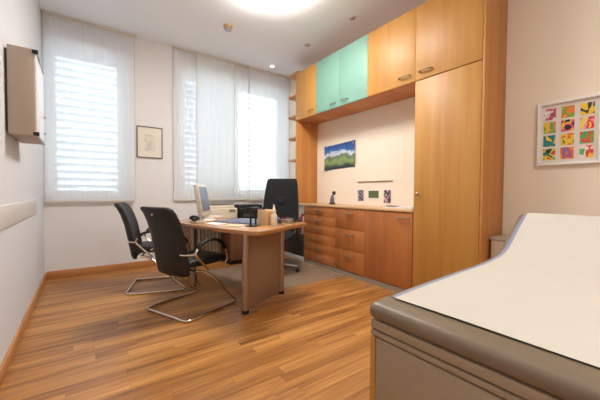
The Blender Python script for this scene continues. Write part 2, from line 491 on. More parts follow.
# ------------------------------------------------------------------ left wall box
t = thing('light_box_viewer', 'beige wall-mounted film viewer box with pale glass front on left wall', 'light box', (XL, 2.55, 1.40))
MB().box(.0, .012, .02, .45, .02, .525).build('wall_bracket', M['bframe'], t)
MB().box(.013, .136, 0, .47, 0, .545, .004).build('housing', M['box'], t)
MB().box(.1365, .146, .012, .458, .02, .525, .002).build('glass_front', M['box_front'], t)
for z in (.006, .539): MB().box(.1365, .152, .004, .466, z-.006, z+.006, .002).build('edge_strip', M['alu'], t)
for z in (.012, .53): MB().box(.13, .16, -.008, .012, z-.012, z+.012, .004).build('corner_cap', M['black'], t)
MB().lathe([(.007, .1465), (.007, .158), (.005, .16)], (0, .43, .08), axis='x', n=14).build('switch_knob', M['alu'], t)
MB().lathe([(.007, .1465), (.007, .158), (.005, .16)], (0, .43, .2), axis='x', n=14).build('switch_knob', M['alu'], t)

# picture on the back wall
t = thing('framed_drawing', 'small framed faint pencil drawing on cream mount between the windows', 'picture', (.745, YB, 1.512))
def frame4(m, hw, h, w, y0, y1):
    m.box(-hw, -hw+w, y0, y1, 0, h, .002); m.box(hw-w, hw, y0, y1, 0, h, .002)
    m.box(-hw+w, hw-w, y0, y1, 0, w, .002); m.box(-hw+w, hw-w, y0, y1, h-w, h, .002); return m
frame4(MB(), .162, .43, .011, -.022, -.002).build('frame', M['bframe'], t)
MB().box(-.151, .151, -.012, -.004, .011, .419).build('mount', plain('cream_mount', (226, 219, 202), .7), t, smooth=0)
MB().box(-.066, .066, -.0135, -.0125, .10, .32).build('drawing', abstract_mat('faint_drawing', [(220, 212, 194), (223, 216, 198), (208, 202, 186), (194, 192, 182), (220, 212, 194)], 3, 5.), t, smooth=0)

# ------------------------------------------------------------------ fitted cabinets on the right wall
XF = 2.66               # door faces
XD = XF+.02             # carcass fronts
XW = XR-.004
def bow_handle(length, along='y', proj=.03):
    h = length/2
    if along == 'y':
        p = [(0, -h, 0), (-proj*.8, -h+.012, 0), (-proj, 0, 0), (-proj*.8, h-.012, 0), (0, h, 0)]
    return MB().tube(smoothpts(p, 6), .0075, 8)
def door(root, y0, y1, z0, z1, mat, name='door', hy=None, hz=None, hl=.11, hidden_loc=(0, 0, 0)):
    ox, oy, oz = root.location
    d = MB().box(XF-ox, XD-.001-ox, y0+.0015-oy, y1-.0015-oy, z0+.0015-oz, z1-.0015-oz, .0015).build(name, mat, root)
    if hy is not None:
        b = bow_handle(hl); b.build('handle', M['handle'], d, loc=(XF-ox-.0005, hy-oy, hz-oz))
    return d
def carcass(root, y0, y1, z0, z1, mat, t=.018):
    ox, oy, oz = root.location
    m = MB()
    x0, x1 = XD-ox, XW-ox; a, b = y0+.0008-oy, y1-.0008-oy; c, d = z0-oz, z1-oz
    m.box(x0, x1, a, a+t, c, d); m.box(x0, x1, b-t, b, c, d)
    m.box(x0, x1, a+t, b-t, c, c+t); m.box(x0, x1, a+t, b-t, d-t, d); m.box(x1-.008, x1, a+t, b-t, c+t, d-t)
    return m.build('carcass', mat, root, smooth=0)

Y0, Y1, Y2, Y3, Y4, Y5 = 1.151, 1.770, 2.385, 2.860, 3.337, 3.828
ZU, ZT = 2.15, 2.87
# tall cabinet
t = thing('tall_cabinet', 'tall beech cupboard with one long door and round knob, right of the niche', 'cabinet', (XD, (Y0+Y1)/2, 0))
carcass(t, Y0, Y1, .06, ZU-.004, M['wood_side'])
d = door(t, Y0, Y1-.004, .062, ZU-.006, M['wood'])
MB().lathe([(.006, 0), (.006, -.012), (.014, -.018), (.015, -.026), (.009, -.031), (.001, -.032)], axis='x', n=18).build('knob', M['handle'], d, loc=(XF-XD-.0005, 1.715-(Y0+Y1)/2, 1.04))
MB().box(.03, .38, Y0+.003-(Y0+Y1)/2, Y1-.003-(Y0+Y1)/2, 0, .059).build('plinth', M['plinth'], t, smooth=0)
o = MB().box(XF+.003, XW, Y0-.02, Y0-.001, 0, ZT, .001).build('end_panel', M['wood_side'])
props(o, 'full-height beech end panel on the near side of the tall cupboard', 'panel')
# upper cabinets
t = thing('upper_cabinet', 'square beech upper cabinet on top of the tall cupboard', 'cabinet', (XD, (Y0+Y1)/2, ZU), group='upper beech cabinets')
carcass(t, Y0, Y1, ZU, ZT, M['wood_side']); door(t, Y0, Y1, ZU, ZT, M['wood'], hy=1.655, hz=ZU+.075, hl=.13)
t = thing('upper_cabinet', 'beech upper cabinet directly right of the teal glass doors', 'cabinet', (XD, (Y1+Y2)/2, ZU), group='upper beech cabinets')
carcass(t, Y1, Y2, ZU, ZT, M['wood_h']); door(t, Y1, Y2, ZU, ZT, M['wood'], hy=1.885, hz=ZU+.075, hl=.13)
t = thing('glass_door_cabinet', 'upper cabinet with two frosted teal glass doors', 'cabinet', (XD, Y3, ZU))
carcass(t, Y2, Y4, ZU, ZT, M['wood_h'])
for (a, b, hy, hh) in ((Y2, Y3, Y3-.11, Y2+.025), (Y3, Y4, Y3+.11, Y4-.025)):
    g = door(t, a, b, ZU+.002, ZT, M['teal'], 'glass_door', hy=hy, hz=ZU+.06, hl=.1)
    for z in (.10, ZT-ZU-.10):
        MB().lathe([(.012, 0), (.012, -.005), (.008, -.007)], axis='x', n=14).build('hinge_cap', M['handle'], g, loc=(XF-XD-.0003, hh-Y3, z))
t = thing('upper_cabinet', 'narrow beech upper cabinet left of the teal glass doors', 'cabinet', (XD, (Y4+Y5)/2, ZU), group='upper beech cabinets')
carcass(t, Y4, Y5, ZU, ZT, M['wood_h']); door(t, Y4, Y5, ZU, ZT, M['wood'], hy=Y4+.10, hz=ZU+.075)
# upright panel
o = MB().box(XF+.002, XW, Y5-.024, Y5, .882, ZU-.002, .001).build('upright_panel', M['wood_side'])
props(o, 'upright beech panel standing on the worktop at the left of the niche', 'panel')

# base units
YD0, YD1, YD2 = 3.60, 2.91, 2.408
ZB = .852
def base(name, label, a, b):
    t = thing(name, label, 'cabinet', (XD, (a+b)/2, 0))
    carcass(t, a, b, .06, ZB-.001, M['wood_dimmed'])
    MB().box(-.014, .37, a+.002-(a+b)/2, b-.002-(a+b)/2, 0, .057).build('plinth', M['plinth'], t, smooth=0)
    return t
t = base('drawer_unit', 'low beech unit with six shallow drawers, left end of the worktop', YD1, YD0)
zs = [.062, .195, .325, .458, .588, .718, .85]
for i in range(6): door(t, YD1, YD0, zs[i], zs[i+1], M['wood_dimmed'], 'drawer', hy=3.245, hz=zs[i]+.072, hl=.13)
t = base('drawer_unit', 'low beech unit with three deep drawers in the middle under the worktop', YD2, YD1)
zs = [.062, .325, .588, .85]
for i in range(3): door(t, YD2, YD1, zs[i], zs[i+1], M['wood_dimmed'], 'drawer', hy=2.64, hz=zs[i+1]-.062, hl=.13)
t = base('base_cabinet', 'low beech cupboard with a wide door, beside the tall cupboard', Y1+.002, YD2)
door(t, Y1+.002, YD2, .062, .85, M['wood_dimmed'], hy=1.885, hz=.79, hl=.14)
o = MB().box(XF-.012, XW, Y1+.002, Y5, ZB, .878, .004).build('worktop', M['wood_edge'])
props(o, 'long light beech worktop over the low drawer units', 'worktop')

# corner shelves (quarter-round)
for i, z in enumerate((2.915, 2.574, 2.248, 1.905, 1.561, 1.22)):
    pts = [(XW, Y5+.002), (2.69, Y5+.002), (2.69, Y5+.22)]
    pts += [(2.79-.10*math.cos(math.radians(a)), Y5+.22+.10*math.sin(math.radians(a))) for a in range(6, 91, 6)]+[(XW, Y5+.32)]
    if z > 2.8: lab = 'topmost rounded corner shelf beside the narrow upper cabinet'
    else: lab = ['', 'second', 'third', 'fourth', 'fifth', 'lowest'][i]+' rounded corner shelf from the top, by the window'
    o = MB().prism(pts, z-.011, z+.011, .003).build('corner_shelf', M['wood_h'])
    props(o, lab, 'shelf', 'rounded corner shelves')

# low dark unit past the drawers, with binders
t = thing('low_sideboard', 'low dark grey side unit with pale plinth, behind the office chair', 'cabinet', (2.70, 4.0, 0))
MB().box(0, .36, -.36, .34, .062, .40, .004).build('body', M['lowgrey'], t)
MB().box(-.012, .34, -.36, .34, 0, .06, .002).build('plinth', M['whitepaint'], t)
def book(x, y, lean, h, th, mat, lab):
    root = thing('binder', lab, 'binder', (x, y, .402), 0, 'binders on the low side unit')
    m = Matrix.Rotation(math.radians(lean), 4, 'X')
    dz = th*.5*abs(math.sin(math.radians(lean)))
    MB().obox((.23, th, h), Matrix.Translation((0, 0, dz)) @ m @ Matrix.Translation((0, 0, h/2)), .003).build('cover', mat, root)
    MB().obox((.2, th*.7, h*.94), Matrix.Translation((.016, 0, dz)) @ m @ Matrix.Translation((0, 0, h/2)), 0).build('pages', M['paper_white'], root)
book(2.84, 3.80, 10, .31, .030, M['red'], 'red binder leaning beside the six-drawer unit')
book(2.84, 3.745, 10, .28, .026, M['paper_white'], 'white binder leaning against the six-drawer unit')
book(2.84, 3.85, 10, .26, .030, M['greybrown'], 'brown binder leaning behind the red one')

# ------------------------------------------------------------------ niche wall
def poster():
    root = thing('landscape_poster', 'unframed mountain landscape poster curling off the niche wall', 'poster', (XR-.0006, 3.275, 1.405))
    m = MB(); n = 16; V = []
    for i in range(n+1):
        u = i/n; y = .315-.63*u
        off = .035*max(0, (.25-u)/.25)**2+.015*max(0, (u-.85)/.15)**2
        V.append((m.bm.verts.new((-off-.002, y, -.015+.02*u)), m.bm.verts.new((-off-.002, y, .352+.028*u))))
    for i in range(n): m.bm.faces.new((V[i][0], V[i+1][0], V[i+1][1], V[i][1]))
    m.build('print', M['landscape'], root, smooth=180)
    for y in (.27, -.28):
        MB().lathe([(.006, 0), (.006, -.02), (.002, -.022)], (0, y, .34), axis='x', n=10).build('pin', M['white'], root)
poster()
o = MB().box(XR-.014, XR-.001, 2.33, 2.915, 1.190, 1.202, .003).build('picture_rail', M['handle'])
props(o, 'thin metal magnetic strip on the niche wall above the photographs', 'strip')
def photo(y0, y1, z0, z1, cols, seed, lab, sc=4.5):
    root = thing('photo_print', lab, 'photograph', (XR-.002, (y0+y1)/2, z0), group='photographs on the niche wall')
    hw = (y1-y0)/2; h = z1-z0
    MB().box(-.003, 0, -hw, hw, 0, h).build('paper_border', M['whitepaint'], root, smooth=0)
    MB().box(-.0045, -.0033, -hw+.01, hw-.01, .01, h-.01).build('image', abstract_mat('photo_%d' % seed, cols, seed, sc), root, smooth=0)
photo(2.79, 2.92, .925, 1.095, [(50, 42, 62), (150, 140, 158), (64, 54, 78), (190, 182, 192), (52, 46, 64)], 11, 'small portrait-format purple photograph, leftmost under the metal strip', 2.2)
photo(2.535, 2.725, .97, 1.085, [(56, 76, 44), (92, 112, 66), (70, 88, 52), (120, 134, 92)], 12, 'small landscape-format green photograph, middle under the metal strip', 8)
photo(2.345, 2.475, .91, 1.095, [(30, 28, 34), (196, 176, 184), (36, 34, 42), (206, 150, 158), (216, 208, 210)], 13, 'small photograph with dark figure, rightmost under the metal strip', 2.4)

# figurine on the worktop
t = thing('figurine', 'small dark figurine in blue standing on the worktop below the poster', 'figurine', (2.9, 3.24, .878))
t.scale = (.8, .8, .85)
MB().lathe([(.055, 0), (.058, .008), (.05, .03), (.03, .036)], n=20).build('base', M['skin'], t)
MB().lathe([(.034, .037), (.04, .07), (.03, .11), (.026, .14), (.012, .155)], n=18).build('body', M['figblue'], t)
MB().lathe([(.012, .156), (.028, .172), (.032, .195), (.024, .216), (.004, .222)], (0, -.045, .0), n=18).build('head', M['skin'], t)
MB().tube(smoothpts([(0, .0, .14), (-.02, -.03, .15), (-.01, -.05, .165)]), .010, 8).build('arm', M['figblue'], t)
# papers and tray on the worktop
t = thing('paper_tray', 'flat pale tray of papers on the worktop by the tall cupboard', 'tray', (2.86, 2.02, .879))
MB().box(-.12, .12, -.19, .19, 0, .012, .003).build('tray', M['white'], t)
MB().box(-.10, .10, -.16, .02, .0125, .022).build('sheet_stack', M['paper_white'], t, smooth=0)
MB().box(-.09, .0, .05, .17, .0125, .026, .003).build('card_pack', M['greybrown'], t)
o = MB().box(2.94, 2.98, 1.80, 1.83, .879, .94, .006).build('tape_dispenser', M['navy'])
props(o, 'tiny dark dispenser on the worktop against the tall cupboard', 'dispenser')
# wall power strip marks at the niche right: pale cable ducts
o = MB().box(XR-.016, XR-.001, 1.87, 1.925, .88, 2.14, .003).build('cable_duct', plain('duct', (214, 212, 214), .5))
props(o, 'slim pale cable duct running up the niche wall by the tall cupboard', 'cable duct')

# ------------------------------------------------------------------ art on the right wall
t = thing('tile_artwork', 'white framed picture of brightly coloured square tiles on the right wall', 'picture', (XR, .690, 1.278))
def framex(m, hw, h, w, x0, x1):
    m.box(x0, x1, -hw, -hw+w, 0, h, .002); m.box(x0, x1, hw-w, hw, 0, h, .002)
    m.box(x0, x1, -hw+w, hw-w, 0, w, .002); m.box(x0, x1, -hw+w, hw-w, h-w, h, .002); return m
framex(MB(), .192, .505, .018, -.038, -.002).build('frame', M['whitepaint'], t)
MB().box(-.012, -.004, -.174, .174, .018, .487).build('backing_board', plain('art_board', (226, 218, 208), .7), t, smooth=0)
PAL = [[(120, 90, 140), (226, 222, 220), (200, 90, 110), (60, 60, 130)], [(240, 200, 40), (230, 90, 50), (120, 180, 70), (240, 130, 60)],
       [(70, 150, 80), (50, 60, 130), (240, 200, 60), (60, 60, 60)], [(230, 130, 50), (220, 150, 90), (110, 170, 90), (240, 190, 40)],
       [(40, 40, 60), (240, 200, 40), (220, 90, 110), (40, 40, 70)], [(240, 220, 90), (240, 150, 170), (220, 60, 60), (245, 200, 60)],
       [(240, 205, 50), (40, 140, 140), (40, 130, 130), (240, 205, 60)], [(90, 140, 80), (235, 205, 60), (230, 120, 60), (120, 100, 160)],
       [(60, 160, 90), (70, 170, 90), (225, 70, 60), (120, 160, 60)], [(30, 30, 40), (40, 130, 110), (240, 200, 50), (210, 60, 70)],
       [(230, 130, 60), (140, 100, 160), (230, 100, 60), (240, 180, 60)], [(90, 170, 90), (235, 225, 215), (225, 80, 60), (240, 190, 60)]]
k = 0
for r in range(4):
    for c in range(3):
        yc = .118-.112*c; zc = .412-.107*r
        MB().box(-.0145, -.0125, yc-.039, yc+.039, zc-.045, zc+.045).build('colour_tile', abstract_mat('tile_%d' % k, PAL[k], 20+k, 1.5), t, smooth=0)
        k += 1

# ------------------------------------------------------------------ cart behind the couch
t = thing('utility_bin', 'beige box with grey lid standing between tall cupboard and couch', 'bin', (2.79, .90, 0))
MB().box(0, .27, 0, .212, .012, .655, .008).build('body', M['cart'], t)
MB().box(-.006, .276, -.004, .218, .657, .684, .006).build('lid', M['cartlid'], t)
MB().box(.02, .25, .02, .21, 0, .011).build('foot_plate', M['black'], t, smooth=0)

# ------------------------------------------------------------------ examination couch
CH = .668
t = thing('examination_couch', 'taupe padded examination couch with raised head end', 'couch', (.815, .405, 0), math.radians(0.6))
HWc = .315
path = [(0, CH-.006), (.30, CH+.006), (.6, CH+.013), (.85, CH+.019), (1.0, CH+.030), (1.10, CH+.050), (1.17, CH+.085), (1.26, CH+.146), (1.35, CH+.206), (1.42, CH+.248)]
pp = [Vector((a, 0, b)) for a, b in path]
pp = smoothpts(pp, 5)
def stations(pts):
    out = []
    for i, p in enumerate(pts):
        d = (pts[min(i+1, len(pts)-1)]-pts[max(i-1, 0)]).normalized()
        out.append((p, d, Vector((-d.z, 0, d.x))))
    return out
def section(p, nrm, hw, th, r, n=6):
    return [p+Vector((0, a, 0))+nrm*b for a, b in rrect(-hw, hw, -th, 0, r, n)]
TH = .058; rr_ = .026
st = stations(pp)
rings = []
p0, d0, n0 = st[0]
for k in range(6):            # rounded foot end
    a = k/6*PI/2; q = rr_*(1-math.sin(a)); off = rr_*(1-math.cos(a))
    rings.append(section(p0+d0*(off*.999)-n0*q, n0, HWc-q, TH-2*q, max(.001, rr_-q*.98)))
for p, d, n in st:
    if (p-p0).length > rr_+.005: rings.append(section(p, n, HWc, TH, rr_))
p1, d1, n1 = st[-1]
for k in range(1, 7):
    a = PI/2*k/6; q = rr_*(1-math.cos(a))
    rings.append(section(p1+d1*(rr_*math.sin(a))-n1*q, n1, HWc-q, TH-2*q, max(.001, rr_-q*.98)))
MB().loft(rings).build('cushion', M['taupe'], t, smooth=60)
def sheet(pts, hw, lift, name, mat, parent, wob=0., seed=1, dy=0.):
    rnd = random.Random(seed); m = MB(); n = 20; V = []
    ss = stations(pts)
    ph = [rnd.uniform(0, 6) for _ in range(4)]
    for i, (p, d, nn) in enumerate(ss):
        row = []
        for j in range(n+1):
            v = -hw+2*hw*j/n
            w = wob*(.5+.5*math.sin(v*9+ph[0]+i*.25))*(.5+.5*math.sin(i*.7+ph[1]+v*4))
            row.append(m.bm.verts.new(p+nn*(lift+w)+Vector((0, v+dy, 0))))
        V.append(row)
    for i in range(len(V)-1):
        for j in range(n): m.bm.faces.new((V[i][j], V[i+1][j], V[i+1][j+1], V[i][j+1]))
    o = m.build(name, mat, parent, smooth=180)
    return o
lp = [Vector((.098, 0, CH))]+[p for p in pp if p.x > .11]
sheet(lp, HWc-.028, .0012, 'vinyl_cover', M['liner'], t)
# body
B0, B1, WB = .012, 1.42, HWc-.008
def bend_z(x): return 0
MB().box(B0, B1, -WB, WB, .571, .602, .004).build('top_frame', M['couch_body'], t)
MB().box(B0+.006, B1, -WB+.006, WB-.006, .566, .5705).build('frame_gap', M['couch_groove'], t, smooth=0)
MB().box(B0, B1, -WB, WB, .547, .5655, .004).build('lower_rail', M['couch_body'], t)
MB().box(B0+.008, B1, -WB+.02, WB-.02, .542, .5465).build('rail_gap', M['couch_groove'], t, smooth=0)
MB().box(B0+.003, B1-.02, -WB+.0225, WB-.0225, .06, .5415, .004).build('end_panel', M['couch_body'], t)
for s_ in (-1, 1):
    MB().box(B0+.002, B1-.02, s_*WB-.011-s_*.010, s_*WB+.011-s_*.010, .05, .5415, .002).build('side_panel', M['wood'], t)
MB().box(B0+.05, B1-.08, -WB+.06, WB-.06, 0, .059).build('plinth', M['black'], t, smooth=0)
# wedge that carries the raised head
hm = MB(); hb = []
for p, d, n in st:
    if p.x > .93: hb.append(p-n*(TH+.004))
poly = [(v.x, v.z) for v in hb]
for sgn in (0,):
    ring0 = [Vector((x, -WB+.03, z)) for x, z in poly]+[Vector((poly[-1][0]-.02, -WB+.03, .604)), Vector((poly[0][0]+.06, -WB+.03, .604))]
    ring1 = [Vector((v.x, WB-.03, v.z)) for v in ring0]
    hm.loft([ring0, ring1])
hm.build('head_support', M['couch_body'], t, smooth=20)
# paper roll sheet lying on the couch (own thing)
pap = [Vector((.092, 0, CH))]+[p for p in pp if p.x > .11]
e = pp[-1]; d1 = st[-1][1]
o = sheet(pap+[e+d1*.012, e+d1*.03+Vector((0, 0, -.006))], HWc-.047, .003, 'paper_cover', M['paper'], None, wob=.0022, seed=4)
o.location = t.location; o.rotation_euler = t.rotation_euler
props(o, 'long white tissue paper sheet covering the examination couch', 'paper sheet')

# ------------------------------------------------------------------ desk (rotated)
PH = math.radians(26)
DK = Vector((1.085, 2.06, 0))
b_ = Vector((math.cos(PH), math.sin(PH), 0)); a_ = Vector((-math.sin(PH), math.cos(PH), 0))
def dk(b, a, z=.742): return DK+b_*b+a_*a+Vector((0, 0, z))
ZD = .742
LD, WD = 1.36, .85
t = thing('office_desk', 'beech office desk with rounded corner and steel tube legs', 'desk', DK, PH)
top = []
def arc(cx, cy, r, a0, a1, n=8): return [(cx+r*math.cos(math.radians(a0+(a1-a0)*k/n)), cy+r*math.sin(math.radians(a0+(a1-a0)*k/n))) for k in range(n+1)]
top += arc(.07, .07, .07, 180, 270) + arc(WD-.05, .05, .05, 270, 360) + arc(WD-.05, LD-.05, .05, 0, 90) + arc(.32, LD-.1, .1, 90, 180)
# gently bowed visitor edge
bow = [(.22*((1-k/12)**1.7), LD-.1-(LD-.17)*k/12) for k in range(1, 12)]
top += bow
MB().prism(top, ZD-.036, ZD, .006).build('tabletop', M['wood_top'], t)
def leg(bx, ay):
    m = MB().lathe([(.029, .03), (.029, ZD-.0365)], (bx, ay, 0), n=22)
    l = m.build('leg', M['steel'], t)
    MB().lathe([(.024, 0), (.031, .004), (.031, .026), (.025, .0295)], (bx, ay, 0), n=20).build('foot', M['black'], l)
leg(.16, .25); leg(.745, .25); leg(.45, LD-.16)
MB().box(.19, .715, .238, .262, .03, ZD-.037, .003).build('side_panel', M['desk_side'], t)
MB().box(.40, .418, .263, LD-.05, ZD-.09, ZD-.037, .002).build('cross_rail', M['wood_dark'], t)

MB().tube(smoothpts([(.44, LD-.20, ZD-.037), (.44, LD-.2, .55), (.43, LD-.2, .3), (.46, LD-.2, .08), (.5, LD-.22, .012)]), .006, 8).build('power_cable', M['black'], t)
# things on the desk
ZT_ = ZD+.0008
def pos(b, a): return (*(dk(b, a).xy), ZT_)
def tod(x, y):
    v = Vector((x, y, 0))-DK; return v.dot(b_), v.dot(a_)
# monitor
t = thing('computer_monitor', 'flat computer monitor with pale beige bezel and dark blue screen', 'monitor', pos(.44, 1.0), math.radians(-31))
# local +x is the screen normal; the panel leans back
MB().lathe([(.095, 0), (.1, .006), (.09, .016), (.03, .024)], n=28).build('stand_base', M['beige'], t)
MB().tube(smoothpts([(-.02, 0, .02), (-.045, 0, .1), (-.055, 0, .2)]), .022, 12).build('stand_neck', M['beige'], t)
TM = Matrix.Translation((-.01, 0, .06)) @ Matrix.Rotation(math.radians(-9), 4, 'Y')
MB().obox((.045, .39, .32), TM @ Matrix.Translation((0, 0, .16)), .008).build('housing', M['beige'], t)
MB().obox((.002, .335, .255), TM @ Matrix.Translation((.0238, 0, .17)), 0).build('screen', M['screen'], t, smooth=0)
# keyboard
t = thing('keyboard', 'pale keyboard lying on the desk between monitor and printers', 'keyboard', pos(.66, 1.17), PH+PI/2)
MB().box(-.07, .07, -.16, .16, 0, .018, .004).build('case', M['white'], t)
km = MB()
for i in range(5):
    for j in range(11): km.box(-.058+i*.024, -.039+i*.024, -.15+j*.0272, -.128+j*.0272, .0182, .024)
km.build('keys', M['beige'], t, smooth=0)
# telephone
t = thing('desk_telephone', 'black desk telephone with handset beside the monitor base', 'telephone', pos(.23, .90), math.radians(20))
t.scale = (.7, .7, .75)
MB().prism([(-.07, -.08), (.08, -.08), (.08, .08), (-.07, .08)], 0, .03, .008).build('base', M['beige'], t)
MB().tube(smoothpts([(-.045, -.085, .06), (-.045, -.06, .075), (-.045, 0, .085), (-.045, .06, .075), (-.045, .085, .06)]), [.024]*4+[.02]*4+[.016]*5+[.02]*4+[.024]*4, 12).build('handset', M['black'], t)
MB().box(-.066, -.024, -.03, .03, .03, .062, .004).build('cradle', M['black'], t)
MB().box(.0, .07, -.06, .06, .0305, .036, .002).build('keypad', M['greybrown'], t)
# papers
for (x, y, w, h, rz, lab) in ((1.02, 2.80, .12, .2, 14, 'white paper sheet lying on the desk below the telephone'),
                             (1.105, 2.56, .12, .16, 34, 'small cream paper sheet on the desk edge nearest the visitor chair')):
    o = MB().box(-w/2, w/2, -h/2, h/2, 0, .003).build('paper_sheet', M['paper_white'] if h > .19 else M['tan'], smooth=0, loc=(x, y, ZT_), rotz=math.radians(rz))
    props(o, lab, 'paper', 'loose papers on the desk')
# desk pad
o = MB().box(-.22, .22, -.24, .24, 0, .006, .002).build('desk_pad', M['pad'], loc=pos(.62, .62), rotz=PH)
props(o, 'dark blue-grey desk pad in the middle of the desk', 'desk pad')
# black table stand
t = thing('table_stand', 'black metal upright frame stand on the desk left of the wooden block', 'stand', (1.235, 2.44, ZT_), math.radians(40))
MB().box(-.075, .075, -.045, .045, 0, .008, .002).build('base_plate', M['black'], t)
MB().tube(fillet([(-.058, 0, .008), (-.058, 0, .155), (.058, 0, .155), (.058, 0, .008)], .014), .0085, 10).build('upright_frame', M['black'], t)
MB().box(-.095, .095, -.02, .02, .150, .170, .004).build('top_bar', M['black'], t)
# wooden block holder
t = thing('card_holder', 'light wooden card holder box left of the white bottle', 'holder', (1.40, 2.50, ZT_), math.radians(26))
MB().box(-.05, .05, -.05, .05, 0, .125, .003).build('body', M['cardwood'], t)
for sx in (-1, 1): MB().box(sx*.054-.0035, sx*.054+.0035, -.055, .055, 0, .14, .002).build('side_plate', M['tan'], t)
# bottle
t = thing('spray_bottle', 'white plastic bottle with pointed nozzle at the front of the desk', 'bottle', (1.395, 2.345, ZT_))
MB().lathe([(.024, 0), (.029, .004), (.03, .01), (.03, .085), (.026, .1), (.017, .112), (.015, .12)], n=24).build('body', M['cream'], t)
MB().lathe([(.019, .1205), (.019, .142), (.014, .146), (.009, .165), (.004, .192), (.002, .194)], n=20).build('nozzle', M['cream'], t)
# small things near the far end
t = thing('stapler', 'navy blue stapler on the desk right of the white bottle', 'stapler', (1.58, 2.56, ZT_), math.radians(70))
MB().box(-.07, .07, -.018, .018, 0, .012, .003).build('base', M['navy'], t)
MB().obox((.14, .03, .02), Matrix.Translation((0, 0, .035)) @ Matrix.Rotation(math.radians(-8), 4, 'Y'), .006).build('arm', M['navy'], t)
t = thing('pen_tray', 'low grey-brown tray with pens at the far right end of desk', 'tray', (1.74, 2.66, ZT_), math.radians(24))
MB().box(-.08, .08, -.04, .04, 0, .022, .004).build('tray', M['greybrown'], t)
for q in range(3): MB().tube([(-.07, -.022+q*.02, .029), (.065, -.018+q*.02, .029)], .0055, 8).build('pen', [M['navy'], M['black'], M['red']][q], t)
o = MB().lathe([(.03, 0), (.036, .004), (.036, .032), (.03, .036), (.012, .036)], n=22).build('tape_roll', M['alu'], loc=(1.66, 2.50, ZT_))
props(o, 'small round grey tape roll on the desk end near the office chair', 'tape roll')

# radiator
t = thing('radiator', 'cream column radiator on the back wall, seen under the desk', 'radiator', (1.60, YB-.09, .10))
for i in range(13):
    x = -.33+i*.055
    MB().box(x-.019, x+.019, -.045, .045, 0, .56, .014, 3).build('radiator_column', M['radiator'], t)
for z in (.03, .52): MB().tube([(-.345, 0, z), (.345, 0, z)], .016, 10).build('header_pipe', M['radiator'], t)
for x in (-.25, .25): MB().box(x-.012, x+.012, .046, .088, .3, .34).build('wall_bracket', M['radiator'], t, smooth=0)

# printer table with two machines
t = thing('printer_table', 'beech side table under the window carrying the two printers', 'table', (1.80, 4.2, 0))
MB().box(-.72, .46, -.19, .19, .628, .655, .004).build('tabletop', M['wood_top'], t)
MB().box(-.13, .45, -.17, .17, .06, .627, .003).build('cabinet_body', M['wood_dark_red'], t)
MB().box(-.126, .446, -.188, -.1705, .07, .62, .002).build('cabinet_door', M['wood_dark_red'], t)
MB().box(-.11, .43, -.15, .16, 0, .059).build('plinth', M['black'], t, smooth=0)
MB().box(-.71, -.60, -.17, .17, 0, .627, .003).build('side_panel', M['wood_dark_red'], t)
def printer(x, y, w, d, h, ma, mb, lab, kind):
    t = thing('printer', lab, 'printer', (x, y, .656))
    z1 = h*.8
    MB().box(-w/2, w/2, -d/2, d/2, .008, z1, .014, 3).build('body', ma, t)
    MB().prism(rrect(-w/2+.02, w/2-.02, -d/2+.05, d/2-.01, .02), z1, h, .008).build('top_cover', ma, t)
    MB().box(-w*.34, w*.34, -d/2+.1, d/2-.08, h+.0005, h+.006, .002).build('output_slot', mb, t)
    MB().box(-w*.38, w*.38, -d/2-.006, -d/2+.004, .02, z1*.42, .003).build('paper_tray', mb if kind else ma, t)
    MB().box(w*.2, w*.42, -d/2-.005, -d/2+.006, z1*.68, z1*.9, .002).build('control_panel', M['greybrown'], t)
    for sx in (-1, 1):
        for sy in (-1, 1): MB().box(sx*w*.4-.015, sx*w*.4+.015, sy*d*.4-.015, sy*d*.4+.015, 0, .0085).build('foot', M['black'], t, smooth=0)
M['prbeige'] = plain('printer_beige', (214, 200, 178), .5, noise=.02)
printer(1.575, 4.19, .42, .34, .20, M['prbeige'], M['black'], 'beige laser printer on the side table under the window', False)
printer(2.03, 4.19, .42, .34, .20, M['black'], M['lowgrey'], 'black printer on the side table next to the office chair', True)

